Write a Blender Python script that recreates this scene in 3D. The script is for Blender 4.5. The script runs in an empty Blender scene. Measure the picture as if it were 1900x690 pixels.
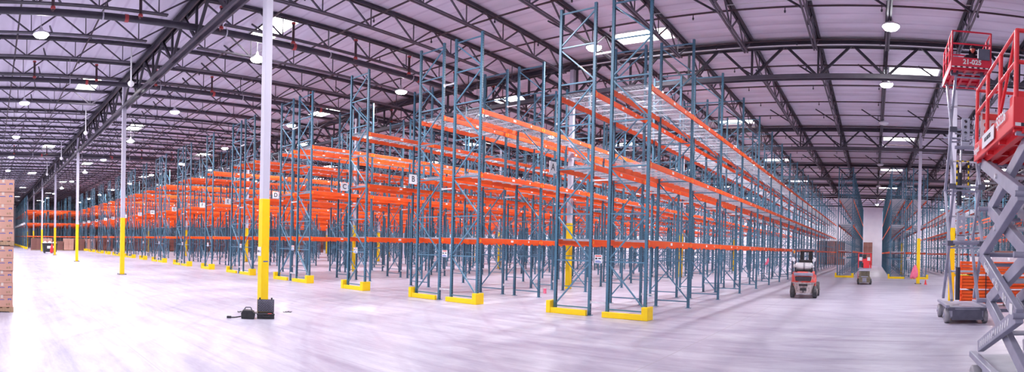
import bpy, math, random
from mathutils import Vector, Matrix
random.seed(7)
PI = math.pi
SC = bpy.context.scene
LAMP_W, WORLD = 440, .55
COL = SC.collection

# ------------------------------------------------------------------ materials
def principled(name, col, rough=.5, metal=0.0, spec=.5):
    m = bpy.data.materials.new(name); m.use_nodes = True
    b = m.node_tree.nodes['Principled BSDF']
    b.inputs['Base Color'].default_value = (*col, 1)
    b.inputs['Roughness'].default_value = rough
    b.inputs['Metallic'].default_value = metal
    b.inputs['Specular IOR Level'].default_value = spec
    return m, m.node_tree, b

def noisy(name, col, col2, scale=6, rough=.5, metal=0.0, bump=0.0, lo=.35, hi=.7, stretch=(1, 1, 1), detail=4):
    """paint or surface with procedural wear between two colours"""
    m, nt, b = principled(name, col, rough, metal)
    tc = nt.nodes.new('ShaderNodeTexCoord'); mp = nt.nodes.new('ShaderNodeMapping')
    mp.inputs['Scale'].default_value = stretch
    nz = nt.nodes.new('ShaderNodeTexNoise'); nz.inputs['Scale'].default_value = scale; nz.inputs['Detail'].default_value = detail
    rp = nt.nodes.new('ShaderNodeValToRGB')
    rp.color_ramp.elements[0].position = lo; rp.color_ramp.elements[1].position = hi
    rp.color_ramp.elements[0].color = (*col, 1); rp.color_ramp.elements[1].color = (*col2, 1)
    nt.links.new(tc.outputs['Object'], mp.inputs[0]); nt.links.new(mp.outputs[0], nz.inputs['Vector'])
    nt.links.new(nz.outputs['Fac'], rp.inputs[0]); nt.links.new(rp.outputs[0], b.inputs['Base Color'])
    if bump:
        bp = nt.nodes.new('ShaderNodeBump'); bp.inputs['Strength'].default_value = bump
        nt.links.new(nz.outputs['Fac'], bp.inputs['Height']); nt.links.new(bp.outputs[0], b.inputs['Normal'])
    return m

def emit(name, col, s):
    m = bpy.data.materials.new(name); m.use_nodes = True
    nt = m.node_tree; nt.nodes.clear()
    e = nt.nodes.new('ShaderNodeEmission'); o = nt.nodes.new('ShaderNodeOutputMaterial')
    e.inputs[0].default_value = (*col, 1); e.inputs[1].default_value = s
    nt.links.new(e.outputs[0], o.inputs[0]); return m

def perforated(name, base, base2):
    """blue rack post: punched holes in two columns on the faces towards the aisle"""
    m, nt, b = principled(name, base, .45)
    N, L = nt.nodes.new, nt.links.new
    tc = N('ShaderNodeTexCoord'); sp = N('ShaderNodeSeparateXYZ'); L(tc.outputs['Object'], sp.inputs[0])
    sn = N('ShaderNodeSeparateXYZ'); L(tc.outputs['Normal'], sn.inputs[0])
    def mth(op, a, bb=None):
        n = N('ShaderNodeMath'); n.operation = op
        for i, v in enumerate((a, bb)):
            if v is None: continue
            if isinstance(v, (int, float)): n.inputs[i].default_value = v
            else: L(v, n.inputs[i])
        return n.outputs[0]
    fr = mth('FRACT', mth('DIVIDE', sp.outputs['Z'], .0762))
    zin = mth('LESS_THAN', mth('ABSOLUTE', mth('SUBTRACT', fr, .5)), .29)
    yin = mth('LESS_THAN', mth('ABSOLUTE', mth('SUBTRACT', mth('ABSOLUTE', sp.outputs['Y']), .018)), .011)
    xn = mth('GREATER_THAN', mth('ABSOLUTE', sn.outputs['X']), .7)
    k = mth('MULTIPLY', mth('MULTIPLY', zin, yin), xn)
    nz = N('ShaderNodeTexNoise'); nz.inputs['Scale'].default_value = 3; L(tc.outputs['Object'], nz.inputs['Vector'])
    rp = N('ShaderNodeValToRGB'); rp.color_ramp.elements[0].color = (*base, 1); rp.color_ramp.elements[1].color = (*base2, 1)
    rp.color_ramp.elements[0].position = .4; rp.color_ramp.elements[1].position = .65
    L(nz.outputs['Fac'], rp.inputs[0])
    mx = N('ShaderNodeMix'); mx.data_type = 'RGBA'; L(k, mx.inputs[0]); L(rp.outputs[0], mx.inputs[6])
    mx.inputs[7].default_value = (.02, .035, .06, 1); L(mx.outputs[2], b.inputs['Base Color'])
    return m

def floor_mat():
    m, nt, b = principled('polished_concrete', (.75, .72, .78), .3)
    N, L = nt.nodes.new, nt.links.new
    tc = N('ShaderNodeTexCoord')
    def noise(sc, st, rot, det=6, dist=0.0):
        mp = N('ShaderNodeMapping'); mp.inputs['Scale'].default_value = st; mp.inputs['Rotation'].default_value = (0, 0, rot)
        L(tc.outputs['Object'], mp.inputs[0])
        n = N('ShaderNodeTexNoise'); n.inputs['Scale'].default_value = sc; n.inputs['Detail'].default_value = det
        n.inputs['Distortion'].default_value = dist; n.inputs['Roughness'].default_value = .62
        L(mp.outputs[0], n.inputs['Vector']); return n.outputs['Fac']
    def ramp(f, c0, c1, p0, p1):
        r = N('ShaderNodeValToRGB'); r.color_ramp.elements[0].position = p0; r.color_ramp.elements[1].position = p1
        r.color_ramp.elements[0].color = (*c0, 1); r.color_ramp.elements[1].color = (*c1, 1); L(f, r.inputs[0]); return r.outputs[0]
    def mul(a, bb):
        x = N('ShaderNodeMix'); x.data_type = 'RGBA'; x.blend_type = 'MULTIPLY'; x.inputs[0].default_value = 1
        L(a, x.inputs[6]); L(bb, x.inputs[7]); return x.outputs[2]
    c = ramp(noise(.22, (1, 1, 1), .3), FL0, FL1, .3, .7)
    c = mul(c, ramp(noise(.9, (.42, 1.5, 1), .25, 14, 1.5), (.80, .77, .83), (1, 1, 1), .36, .60))      # broad scuffed patches
    c = mul(c, ramp(noise(1.6, (.16, 2.4, 1), .12, 12, .5), (.86, .83, .88), (1, 1, 1), .36, .54))      # thin streaks, two directions
    c = mul(c, ramp(noise(1.6, (.18, 2.6, 1), -.5, 12, .6), (.84, .80, .86), (1, 1, 1), .34, .50))
    def rings(sc, dist, off, p1, dark):
        mp = N('ShaderNodeMapping'); mp.inputs['Location'].default_value = off; L(tc.outputs['Object'], mp.inputs[0])
        wv = N('ShaderNodeTexWave'); wv.wave_type = 'RINGS'; wv.rings_direction = 'Z'; wv.inputs['Scale'].default_value = sc
        wv.inputs['Distortion'].default_value = dist; wv.inputs['Detail'].default_value = 4; wv.inputs['Detail Scale'].default_value = .35
        L(mp.outputs[0], wv.inputs['Vector']); return ramp(wv.outputs['Fac'], dark, (1, 1, 1), 0, p1)
    c = mul(c, rings(.16, 5, (4, -14, 0), .05, (.93, .91, .94)))                                         # curved tyre marks
    c = mul(c, rings(.23, 7, (-3, -24, 0), .04, (.92, .90, .93)))
    c = mul(c, ramp(noise(12, (.5, 1.5, 1), .2, 10), (.90, .88, .92), (1, 1, 1), .35, .6))
    # saw-cut joints every 5.03 m
    sp = N('ShaderNodeSeparateXYZ'); L(tc.outputs['Object'], sp.inputs[0])
    def mth(op, a, bb=None):
        n = N('ShaderNodeMath'); n.operation = op
        for i, v in enumerate((a, bb)):
            if v is None: continue
            if isinstance(v, (int, float)): n.inputs[i].default_value = v
            else: L(v, n.inputs[i])
        return n.outputs[0]
    def joint(s, off, per):
        f = mth('FRACT', mth('DIVIDE', mth('ADD', s, off), per)); return mth('LESS_THAN', f, .022 / per)
    j = mth('MAXIMUM', joint(sp.outputs['X'], 3.4 + 151, 7.55), joint(sp.outputs['Y'], 143.4 - 2.3, 7.17))
    mx = N('ShaderNodeMix'); mx.data_type = 'RGBA'; L(j, mx.inputs[0]); L(c, mx.inputs[6]); mx.inputs[7].default_value = (.35, .32, .38, 1)
    L(mx.outputs[2], b.inputs['Base Color'])
    rr = ramp(noise(1.5, (.5, 2, 1), .3), (.30, .30, .30), (.40, .40, .40), .3, .7)
    L(rr, b.inputs['Roughness'])
    bp = N('ShaderNodeBump'); bp.inputs['Strength'].default_value = .04; bp.inputs['Distance'].default_value = .02
    L(noise(2.2, (1, 1, 1), 0), bp.inputs['Height']); L(bp.outputs[0], b.inputs['Normal'])
    return m

def ceiling_mat():
    m, nt, b = principled('roof_insulation_facing', CE0, .45)
    N, L = nt.nodes.new, nt.links.new
    tc = N('ShaderNodeTexCoord')
    wv = N('ShaderNodeTexWave'); wv.bands_direction = 'Y'; wv.inputs['Scale'].default_value = .42; wv.inputs['Distortion'].default_value = .5
    wv.inputs['Detail'].default_value = 2; wv.inputs['Detail Scale'].default_value = .6
    L(tc.outputs['Object'], wv.inputs['Vector'])
    nz = N('ShaderNodeTexNoise'); nz.inputs['Scale'].default_value = .5; nz.inputs['Detail'].default_value = 6
    mp = N('ShaderNodeMapping'); mp.inputs['Scale'].default_value = (1, 4, 1); L(tc.outputs['Object'], mp.inputs[0]); L(mp.outputs[0], nz.inputs['Vector'])
    rp = N('ShaderNodeValToRGB'); rp.color_ramp.elements[0].position = .3; rp.color_ramp.elements[1].position = .7
    rp.color_ramp.elements[0].color = (*[c * .84 for c in CE0], 1); rp.color_ramp.elements[1].color = (*CE0, 1)
    L(nz.outputs['Fac'], rp.inputs[0])
    r2 = N('ShaderNodeValToRGB'); r2.color_ramp.elements[0].position = .0; r2.color_ramp.elements[1].position = .08
    r2.color_ramp.elements[0].color = (.84, .81, .85, 1); r2.color_ramp.elements[1].color = (1, 1, 1, 1)
    L(wv.outputs['Fac'], r2.inputs[0])
    x = N('ShaderNodeMix'); x.data_type = 'RGBA'; x.blend_type = 'MULTIPLY'; x.inputs[0].default_value = 1
    L(rp.outputs[0], x.inputs[6]); L(r2.outputs[0], x.inputs[7]); L(x.outputs[2], b.inputs['Base Color'])
    bp = N('ShaderNodeBump'); bp.inputs['Strength'].default_value = .35; bp.inputs['Distance'].default_value = .1
    L(wv.outputs['Fac'], bp.inputs['Height']); L(bp.outputs[0], b.inputs['Normal'])
    return m

FL0, FL1 = (.47, .46, .54), (.62, .61, .68)
CE0 = (.86, .80, .93)
M = {}
M['floor'] = floor_mat()
M['ceiling'] = ceiling_mat()
M['wall'] = noisy('painted_wall', (.90, .87, .93), (.84, .81, .88), 1.2, .7)
M['post'] = perforated('blue_rack_post', (.052, .152, .232), (.070, .185, .275))
M['brace'] = noisy('blue_rack_brace', (.078, .20, .295), (.10, .24, .345), 4, .38)
M['beam'] = noisy('orange_beam', (.86, .075, .004), (.92, .125, .006), 2.5, .5)
M['tag'] = principled('white_sticker', (.85, .85, .85), .5)[0]
M['clip'] = principled('yellow_clip', (.95, .45, .02), .4)[0]
M['wire'] = noisy('galvanised_wire', (.50, .50, .57), (.62, .62, .68), 8, .35, .5)
M['zinc'] = noisy('zinc_spacer', (.72, .72, .76), (.82, .82, .86), 8, .35, .4)
M['yellow'] = noisy('safety_yellow', (1.0, .70, .0), (.97, .64, .002), 5, .45)
M['colwhite'] = noisy('column_paint', (.60, .58, .68), (.52, .50, .60), 1.5, .5, stretch=(1, 1, .3))
M['steel'] = noisy('dark_primer_steel', (.028, .024, .036), (.045, .038, .055), 3, .5)
M['steel2'] = noisy('grey_primer_steel', (.075, .066, .088), (.11, .095, .125), 3, .45)
M['pipe'] = noisy('brown_pipe', (.045, .024, .032), (.07, .034, .042), 5, .45)
M['mainpipe'] = noisy('main_pipe', (.03, .026, .042), (.05, .042, .06), 3, .4)
M['redfit'] = principled('red_fitting', (.45, .06, .06), .45)[0]
M['white'] = principled('white_paint', (.82, .82, .84), .45)[0]
M['ink'] = principled('dark_ink', (.03, .03, .05), .5)[0]
M['blueink'] = principled('blue_ink', (.06, .12, .45), .5)[0]
M['redink'] = principled('red_ink', (.75, .06, .05), .5)[0]
M['black'] = noisy('black_plastic', (.018, .018, .022), (.035, .035, .04), 9, .5)
M['foam'] = principled('grey_foam', (.16, .16, .20), .9)[0]
M['liftred'] = noisy('lift_red', (.66, .012, .045), (.74, .02, .055), 4, .38)
M['liftorange'] = noisy('lift_orange_red', (.82, .030, .045), (.88, .05, .06), 4, .38)
M['liftgrey'] = noisy('lift_grey', (.29, .29, .38), (.37, .37, .46), 4, .4)
M['liftpale'] = noisy('lift_pale_grey', (.42, .42, .52), (.50, .50, .60), 4, .4)
M['liftdark'] = noisy('lift_dark_grey', (.09, .09, .13), (.13, .13, .18), 4, .45)
M['tyre'] = noisy('tyre', (.05, .05, .055), (.11, .11, .12), 7, .8)
M['tyrelight'] = noisy('grey_tyre', (.33, .32, .35), (.42, .41, .44), 7, .7)
M['chrome'] = principled('chrome_rod', (.75, .75, .8), .2, .9)[0]
M['carton'] = noisy('carton', (.60, .33, .25), (.68, .39, .30), 1.2, .75)
M['carton2'] = noisy('brown_carton', (.23, .10, .08), (.29, .13, .105), 1.0, .75)
M['tape'] = principled('packing_tape', (.72, .62, .55), .35)[0]
M['wood'] = noisy('pallet_wood', (.38, .24, .15), (.5, .33, .2), 4, .8, stretch=(1, 6, 1))
M['film'] = noisy('white_bags', (.85, .84, .88), (.7, .68, .74), 5, .5, bump=.4)
M['fkred'] = noisy('worn_forklift_red', (.75, .085, .07), (.42, .30, .30), 7, .5, lo=.5, hi=.64)
M['fkgrey'] = noisy('worn_counterweight', (.60, .52, .50), (.20, .15, .15), 9, .65, lo=.45, hi=.72)
M['tank'] = noisy('gas_cylinder', (.80, .79, .80), (.6, .58, .6), 5, .35, .2)
M['olive'] = noisy('dirty_olive_steel', (.16, .14, .09), (.30, .26, .18), 6, .6)
M['skin'] = principled('skin', (.62, .26, .19), .5)[0]
M['cloth'] = noisy('dark_jacket', (.012, .012, .018), (.03, .03, .04), 12, .85)
M['pink'] = noisy('pink_cloth', (.90, .16, .27), (.95, .25, .38), 6, .7)
M['skylight'] = emit('skylight_daylight', (1.0, .96, .99), 14)
M['lamp'] = emit('lamp_lens', (.93, .95, 1.0), 45)
M['lampoff'] = principled('unlit_lens', (.7, .7, .74), .3)[0]
M['glass'] = principled('amber', (.8, .3, .03), .3)[0]

# ------------------------------------------------------------------ mesh builder
class MB:
    def __init__(s): s.v = []; s.f = []; s.m = []; s.sm = []
    def add(s, vs, fs, m=0, smooth=False):
        o = len(s.v); s.v += [tuple(v) for v in vs]
        for f in fs: s.f.append(tuple(i + o for i in f)); s.m.append(m); s.sm.append(smooth)
    def box(s, x0, y0, z0, x1, y1, z1, m=0):
        s.add([(x0, y0, z0), (x1, y0, z0), (x1, y1, z0), (x0, y1, z0), (x0, y0, z1), (x1, y0, z1), (x1, y1, z1), (x0, y1, z1)],
              [(0, 3, 2, 1), (4, 5, 6, 7), (0, 1, 5, 4), (1, 2, 6, 5), (2, 3, 7, 6), (3, 0, 4, 7)], m)
    def cbox(s, c, d, m=0):
        s.box(c[0] - d[0] / 2, c[1] - d[1] / 2, c[2] - d[2] / 2, c[0] + d[0] / 2, c[1] + d[1] / 2, c[2] + d[2] / 2, m)
    def bar(s, p, q, w, h, m=0, side=None, ends=True):
        p, q = Vector(p), Vector(q); d = (q - p)
        if d.length < 1e-6: return
        d.normalize()
        a = Vector(side) if side else (Vector((0, 0, 1)).cross(d) if abs(d.z) < .95 else Vector((1, 0, 0)))
        a = (a - d * a.dot(d)).normalized(); b = d.cross(a).normalized()
        a = a * w / 2; b = b * h / 2
        vs = [p - a - b, p + a - b, p + a + b, p - a + b, q - a - b, q + a - b, q + a + b, q - a + b]
        fs = [(0, 1, 5, 4), (1, 2, 6, 5), (2, 3, 7, 6), (3, 0, 4, 7)]
        if ends: fs += [(0, 3, 2, 1), (4, 5, 6, 7)]
        s.add(vs, fs, m)
    def cyl(s, p, q, r, n=10, m=0, r2=None, caps=True, smooth=True):
        p, q = Vector(p), Vector(q); d = (q - p).normalized(); r2 = r if r2 is None else r2
        a = (Vector((0, 0, 1)) if abs(d.z) < .9 else Vector((1, 0, 0))).cross(d).normalized(); b = d.cross(a)
        vs = []
        for i in range(n):
            t = 2 * PI * i / n; o = a * math.cos(t) + b * math.sin(t); vs.append(p + o * r)
        for i in range(n):
            t = 2 * PI * i / n; o = a * math.cos(t) + b * math.sin(t); vs.append(q + o * r2)
        s.add(vs, [(i, (i + 1) % n, n + (i + 1) % n, n + i) for i in range(n)], m, smooth)
        if caps: s.add(vs, [tuple(range(n))[::-1], tuple(range(n, 2 * n))], m)
    def tube(s, pts, r, n=8, m=0):
        for a, b in zip(pts[:-1], pts[1:]): s.cyl(a, b, r, n, m)
    def lathe(s, prof, axis_p, axis_d, n=20, m=0):
        """prof = [(distance along the axis, radius)]"""
        p = Vector(axis_p); d = Vector(axis_d).normalized()
        a = (Vector((0, 0, 1)) if abs(d.z) < .9 else Vector((1, 0, 0))).cross(d).normalized(); b = d.cross(a)
        vs = []
        for (t, r) in prof:
            for i in range(n):
                w = 2 * PI * i / n; vs.append(p + d * t + (a * math.cos(w) + b * math.sin(w)) * r)
        fs = []
        for k in range(len(prof) - 1):
            for i in range(n): fs.append((k * n + i, k * n + (i + 1) % n, (k + 1) * n + (i + 1) % n, (k + 1) * n + i))
        s.add(vs, fs, m, True)
        s.add(vs[:n], [tuple(range(n))[::-1]], m); s.add(vs[-n:], [tuple(range(n))], m)
    def prism(s, pts, x0, x1, m=0, axis='x'):
        """pts outline in the plane across the axis, extruded from x0 to x1"""
        n = len(pts)
        f = {'x': lambda t, a, b: (t, a, b), 'y': lambda t, a, b: (a, t, b), 'z': lambda t, a, b: (a, b, t)}[axis]
        vs = [f(x0, a, b) for a, b in pts] + [f(x1, a, b) for a, b in pts]
        s.add(vs, [(i, (i + 1) % n, n + (i + 1) % n, n + i) for i in range(n)] + [tuple(range(n))[::-1], tuple(range(n, 2 * n))], m)
    def mesh(s, name, mats):
        me = bpy.data.meshes.new(name); me.from_pydata(s.v, [], s.f)
        for mt in mats: me.materials.append(mt)
        me.polygons.foreach_set('material_index', s.m)
        me.polygons.foreach_set('use_smooth', s.sm)
        me.update(); return me
    def build(s, name, mats, parent=None, loc=(0, 0, 0), rz=0, bevel=0, label=None):
        if not isinstance(mats, (list, tuple)): mats = [mats]
        return link(name, s.mesh(name, mats), parent, loc, rz, bevel, label)

def link(name, me, parent=None, loc=(0, 0, 0), rz=0, bevel=0, label=None):
    o = bpy.data.objects.new(name, me); COL.objects.link(o)
    o.parent = parent; o.location = loc; o.rotation_euler = (0, 0, rz)
    if bevel:
        b = o.modifiers.new('bevel', 'BEVEL'); b.width = bevel; b.segments = 2; b.limit_method = 'ANGLE'
    if label: o['label'] = label
    return o
def tag(o, label, cat, group=None):
    o['label'] = label; o['category'] = cat
    if group: o['group'] = group
    return o
def thing(name, label, cat, loc=(0, 0, 0), rz=0, group=None):
    o = bpy.data.objects.new(name, None); COL.objects.link(o); o.empty_display_size = .1
    o.location = loc; o.rotation_euler = (0, 0, rz); return tag(o, label, cat, group)
def empty(name, parent, loc=(0, 0, 0), rz=0):
    o = bpy.data.objects.new(name, None); COL.objects.link(o); o.parent = parent; o.location = loc; o.rotation_euler = (0, 0, rz); return o
def structure(o): o['kind'] = 'structure'; return o
def kids(o): return [c for c in ALLC.get(o.name, [])]
def copy_tree(o, parent=None):
    c = o.copy(); COL.objects.link(c); c.parent = parent
    for ch in list(o.children): copy_tree(ch, c)
    return c
_fonts = {}
def text_mesh(txt, size, name='lettering', bold=0.0):
    cu = bpy.data.curves.new(name, 'FONT'); cu.body = txt; cu.size = size; cu.extrude = .0015; cu.offset = bold
    cu.align_x = 'CENTER'; cu.align_y = 'CENTER'
    o = bpy.data.objects.new(name, cu); COL.objects.link(o)
    bpy.context.view_layer.update()
    me = bpy.data.meshes.new_from_object(o.evaluated_get(bpy.context.evaluated_depsgraph_get()))
    bpy.data.objects.remove(o); return me
def lettering(txt, size, mat, parent, loc, rot, name='lettering', bold=0.0):
    me = text_mesh(txt, size, name, bold); me.materials.clear(); me.materials.append(mat)
    o = bpy.data.objects.new(name, me); COL.objects.link(o); o.parent = parent; o.location = loc; o.rotation_euler = rot; return o

# ------------------------------------------------------------------ setting
ZR = 9.85                      # underside of the roof deck
X0, X1, YA, YB = -150, 34, -14, 91
f = MB(); f.box(X0 - 2, YA - 6, -.2, X1 + 6, YB + 2, 0); structure(f.build('floor', M['floor']))

GY = [6.536 + 14.34 * j for j in range(-1, 6)]     # girder lines
JX = [2.87 - 2.54 * k for k in range(-5, 58)]      # joist lines
# skylight openings (x centre, y centre)
SKY = []
for k in range(-1, 14):
    base = 24.4 if k % 2 == 0 else 19.25
    for j in range(-3, 5):
        y = base + 14.34 * j
        if -13 < y < 90: SKY.append((1.6 - 10.16 * k, y))
SW, SD = 1.12, .56
# roof deck built as strips that leave real openings for the skylights
roof = MB()
ys = sorted({round(y - SD, 3) for _, y in SKY} | {round(y + SD, 3) for _, y in SKY} | {YA, YB})
for a, b in zip(ys[:-1], ys[1:]):
    mid = (a + b) / 2; xs = sorted(x for x, y in SKY if abs(y - mid) < SD)
    cur = X0
    for x in xs: roof.box(cur, a, ZR, x - SW, b, ZR + .12); cur = x + SW
    roof.box(cur, a, ZR, X1, b, ZR + .12)
structure(roof.build('ceiling', M['ceiling']))
w = MB(); w.box(X0, YB, 0, X1, YB + .2, ZR); structure(w.build('wall_back', M['wall']))
w = MB(); w.box(X0 - .2, YA, 0, X0, YB, ZR); structure(w.build('wall_left', M['wall']))
w = MB(); w.box(X1, YA, 0, X1 + .2, YB, ZR); structure(w.build('wall_right', M['wall']))

fr = MB()
for (a, b, c, d) in ((-SW, -SD, SW, -SD + .05), (-SW, SD - .05, SW, SD), (-SW, -SD + .05, -SW + .05, SD - .05), (SW - .05, -SD + .05, SW, SD - .05)):
    fr.box(a, b, 0, c, d, .22)
frm = fr.mesh('frame', [M['white']])
pn = MB(); pn.box(-SW + .05, -SD + .05, .14, SW - .05, SD - .05, .17); pnm = pn.mesh('pane', [M['skylight']])
near_sky = {(round(1.6, 1), 24): 'bright skylight beside the raised red lift platform', (-8.6, 19): 'bright skylight behind the tall end posts of row A',
            (1.6, 39): 'bright skylight above the far aisle, behind the white column'}
for i, (x, y) in enumerate(SKY):
    lab = near_sky.get((round(x, 1), int(y)), 'white glowing rectangular skylight in the warehouse roof')
    t = thing('skylight', lab, 'skylight', (x, y, ZR - .06), 0, 'roof skylights')
    link('frame', frm, t); link('pane', pnm, t)

# ------------------------------------------------------------------ roof steel
ZT, ZB = 9.62, 8.42            # girder chords
ordn = ['', 'first', 'second', 'third', 'fourth', 'fifth', 'sixth']
for gi, gy in enumerate(GY):
    if gi == 0: continue
    t = thing('roof_girder', 'dark steel roof girder truss across the hall, %s line from the camera' % ordn[gi], 'girder', (0, gy, 0), 0, 'roof girders across the hall')
    a = MB()
    for s in (-.1, .1):
        a.box(X0, s - .045, ZT - .11, X1, s + .045, ZT + .09); a.box(X0, s - .1, ZT + .07, X1, s + .1, ZT + .09)
    a.build('top_chord', M['steel'], t)
    a = MB()
    for s in (-.09, .09): a.box(X0, s - .012, ZB - .09, X1, s + .012, ZB + .09); a.box(X0, s - .07 if s < 0 else s, ZB - .09, X1, s if s < 0 else s + .07, ZB - .07)
    a.build('bottom_chord', M['steel2'], t)
    a = MB()
    for x in JX:
        if x - 1.27 < X0: continue
        a.bar((x, 0, ZB), (x, 0, ZT), .08, .08)
        a.bar((x, 0, ZB), (x + 1.27, 0, ZT), .09, .09); a.bar((x, 0, ZB), (x - 1.27, 0, ZT), .09, .09)
    a.build('web', M['steel'], t)
ordb = ['nearest', 'second', 'third', 'fourth', 'fifth', 'sixth', 'last']
# joist: runs along Y between girders
L = 14.34; ZJT, ZJB = 9.77, 9.06
jt = MB()
for s in (-.055, .055): jt.box(s - .035, .02, ZJT - .045, s + .035, L - .02, ZJT + .055)
jtm = jt.mesh('top_chord', [M['steel']])
jb = MB()
for s in (-.05, .05): jb.box(s - .028, 1.0, ZJB - .026, s + .028, L - 1.0, ZJB + .026)
jbm = jb.mesh('bottom_chord', [M['steel2']])
jw = MB(); n = 7; p = (L - 2.6) / (n - 1)
for i in range(n):
    y = 1.3 + p * i
    jw.bar((0, y, ZJB), (0, y, ZJT), .032, .032)
    for s in (-1, 1):
        y2 = y + s * p / 2
        if y2 < .9: y2 = .12
        if y2 > L - .9: y2 = L - .12
        jw.bar((0, y, ZJB), (0, y2, ZJT), .048, .048)
jwm = jw.mesh('web', [M['steel2']])
kb = MB()
kb.bar((-1.15, 0, ZJT - .02), (-.04, 0, ZJB), .055, .055)
kbm = kb.mesh('brace', [M['steel']])
for bi in range(-1, 6):
    y0 = GY[0] + (bi) * L if bi >= 0 else GY[0] - L
    y1 = y0 + L
    for x in JX:
        if x < -60 and bi > 2 : continue                  # hidden behind the racks
        if bi >= 4 and x < -40: continue
        if y1 > YB + .3 or bi == -1: continue
        if bi == 0 and x > -9: continue                 # behind the camera's view
        t = thing('roof_joist', 'dark open-web roof joist in the %s joist bay from the camera' % ordb[bi], 'joist', (x, y0, 0), 0, 'roof joists, %s bay' % ordb[bi])
        link('top_chord', jtm, t); link('bottom_chord', jbm, t); link('web', jwm, t)
        if x > -70 and bi < 4: [link('brace', kbm, t, (0, q, 0)) for q in (2.6, 9.9)]

# sprinkler branch lines along X, with heads
hd = MB(); hd.cyl((0, 0, 0), (0, 0, -.09), .016, 6); hd.cyl((0, 0, -.09), (0, 0, -.12), .035, 8); hd.cyl((0, 0, -.14), (0, 0, -.15), .03, 8)
hdm = hd.mesh('sprinkler_head', [M['ink']])
y = 0.9; k = 0
while y < 88:
    a = MB(); a.cyl((-95, y, 9.5), (X1 - .2, y, 9.5), .032, 8)
    o = a.build('sprinkler_pipe', M['pipe'])
    tag(o, 'thin dark sprinkler branch pipe across the joists, number %d from the camera end' % (k + 1), 'pipe', 'sprinkler branch pipes')
    if y < 45:
        for i in range(-4, 15):
            x = .1 - 3.02 * i
            if x < -30 or x > 14 or y < x * -.02: continue
            link('sprinkler_head', hdm, o, (x, y, 9.47))
    y += 2.76 if k != 5 else 2.6; k += 1
# main pipes along Y with drops and hangers
for i, (x, lab) in enumerate(((-17.45, 'thick dark sprinkler main pipe crossing the upper left, nearest of the mains'), (-24.95, 'thick dark sprinkler main pipe at left, second from the camera'), (-47.6, 'thick dark sprinkler main pipe far to the left'), (11.9, 'thick dark sprinkler main pipe at the right side'))):
    t = thing('main_pipe', lab, 'pipe', (x, 0, 8.8), 0, 'sprinkler main pipes')
    a = MB(); a.cyl((0, YA, 0), (0, 80, 0), .11, 16); a.build('pipe_run', M['mainpipe'], t)
    a = MB(); a.cyl((0, 0, 0), (0, .12, 0), .125, 14); cm = a.mesh('coupling', [M['redfit']]); yy = -2
    while yy < 60: link('coupling', cm, t, (0, yy, 0)); yy += 6.1
    yy = 1.8
    while yy < 60:
        a = MB(); a.cyl((.25, yy, .03), (.25, yy, .74), .05, 8); a.cyl((.25, yy, .0), (.25, yy, .07), .075, 8, 1); a.cyl((.25, yy, .68), (.25, yy, .74), .075, 8, 1); a.cyl((0, yy, 0), (.25, yy, .03), .05, 8)
        a.build('riser', [M['pipe'], M['redfit']], t); yy += 2.76 * 1
    yy = 3.4
    while yy < 60:
        a = MB(); a.cyl((0, yy, .12), (0, yy, 1.0), .008, 5); a.cyl((0, yy - .02, 0), (0, yy + .02, 0), .13, 14)
        a.build('hanger', M['wire'], t); yy += 4.2
for (yy, zz, r, lab, xa) in ((20.3, 9.4, .025, 'thin white conduit just in front of the second girder', -12), (14.4, 9.6, .012, 'thin pale wire under the roof before the second girder', -9), (17.3, 9.68, .010, 'thin pale wire under the roof beside the near skylight', -9)):
    a = MB(); a.cyl((xa, yy, zz), (20, yy, zz), r, 6); tag(a.build('conduit', M['white']), lab, 'conduit')
# white drop rods with ball ends, left
for (x, y, top, bot, nn) in ((-20.9, 5.2, 9.1, 7.8, 'nearest'), (-31.3, 5.2, 9.1, 7.8, 'second'), (-42.4, 5.2, 9.1, 7.9, 'third'), (-53.4, 5.2, 9.1, 7.9, 'fourth')):
    t = thing('drop_rod', 'thin white rod with a ball end hanging from the roof, %s of the row' % nn, 'rod', (x, y, 0), 0, 'white drop rods')
    a = MB(); a.cyl((0, 0, bot), (0, 0, top), .03, 8); a.build('rod', M['white'], t)
    a = MB(); a.lathe([(0, .03), (.05, .1), (.13, .13), (.2, .1), (.25, .03)], (0, 0, bot - .2), (0, 0, 1), 14); a.build('ball_end', M['white'], t)
    a = MB(); a.cyl((0, 0, top - .02), (0, 0, ZJB), .05, 8); a.build('bracket', M['zinc'], t)

# high-bay lamps
hous = MB(); hous.lathe([(0, .28), (.05, .28), (.10, .17), (.16, .08), (.24, .05), (.30, .03)], (0, 0, 0), (0, 0, 1), 20); hous.cyl((0, 0, .3), (0, 0, .85), .01, 5)
housm = hous.mesh('housing', [M['zinc']])
lens = MB(); lens.lathe([(-.10, .10), (-.07, .21), (0, .27)], (0, 0, 0), (0, 0, 1), 20)
lensm = lens.mesh('lens', [M['lamp']]); lensoff = lens.mesh('lens', [M['lampoff']])
LP = []
for k in range(-1, 12):
    X = .40 - 10.05 * k
    for j, Y in enumerate((-5.5, 1.65, 9.93, 17.4, 23.4, 30.3, 37.2, 44.4, 51.6, 58.7, 65.9, 73.1, 80.3, 86.0)):  # last row of lamps is added to brighten the back wall
        if k == 0 and Y < 12 or k == -1 and Y < 20: continue
        LP.append((X, Y, not (k in (0,) and 25 < Y and Y != 80.3)))  # far-aisle lamps are off, except one made to glow to brighten the back wall
lname = {(0, 17): 'glowing high-bay lamp at top right above the aisle', (0, 23): 'glowing high-bay lamp at right, just below the second girder', (1, 17): 'glowing high-bay lamp among the tall end posts of row A',
         (2, 9): 'glowing high-bay lamp beside the nearest white column', (2, 1): 'glowing high-bay lamp at the upper left', (3, 9): 'glowing high-bay lamp right of the second column at left'}
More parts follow.
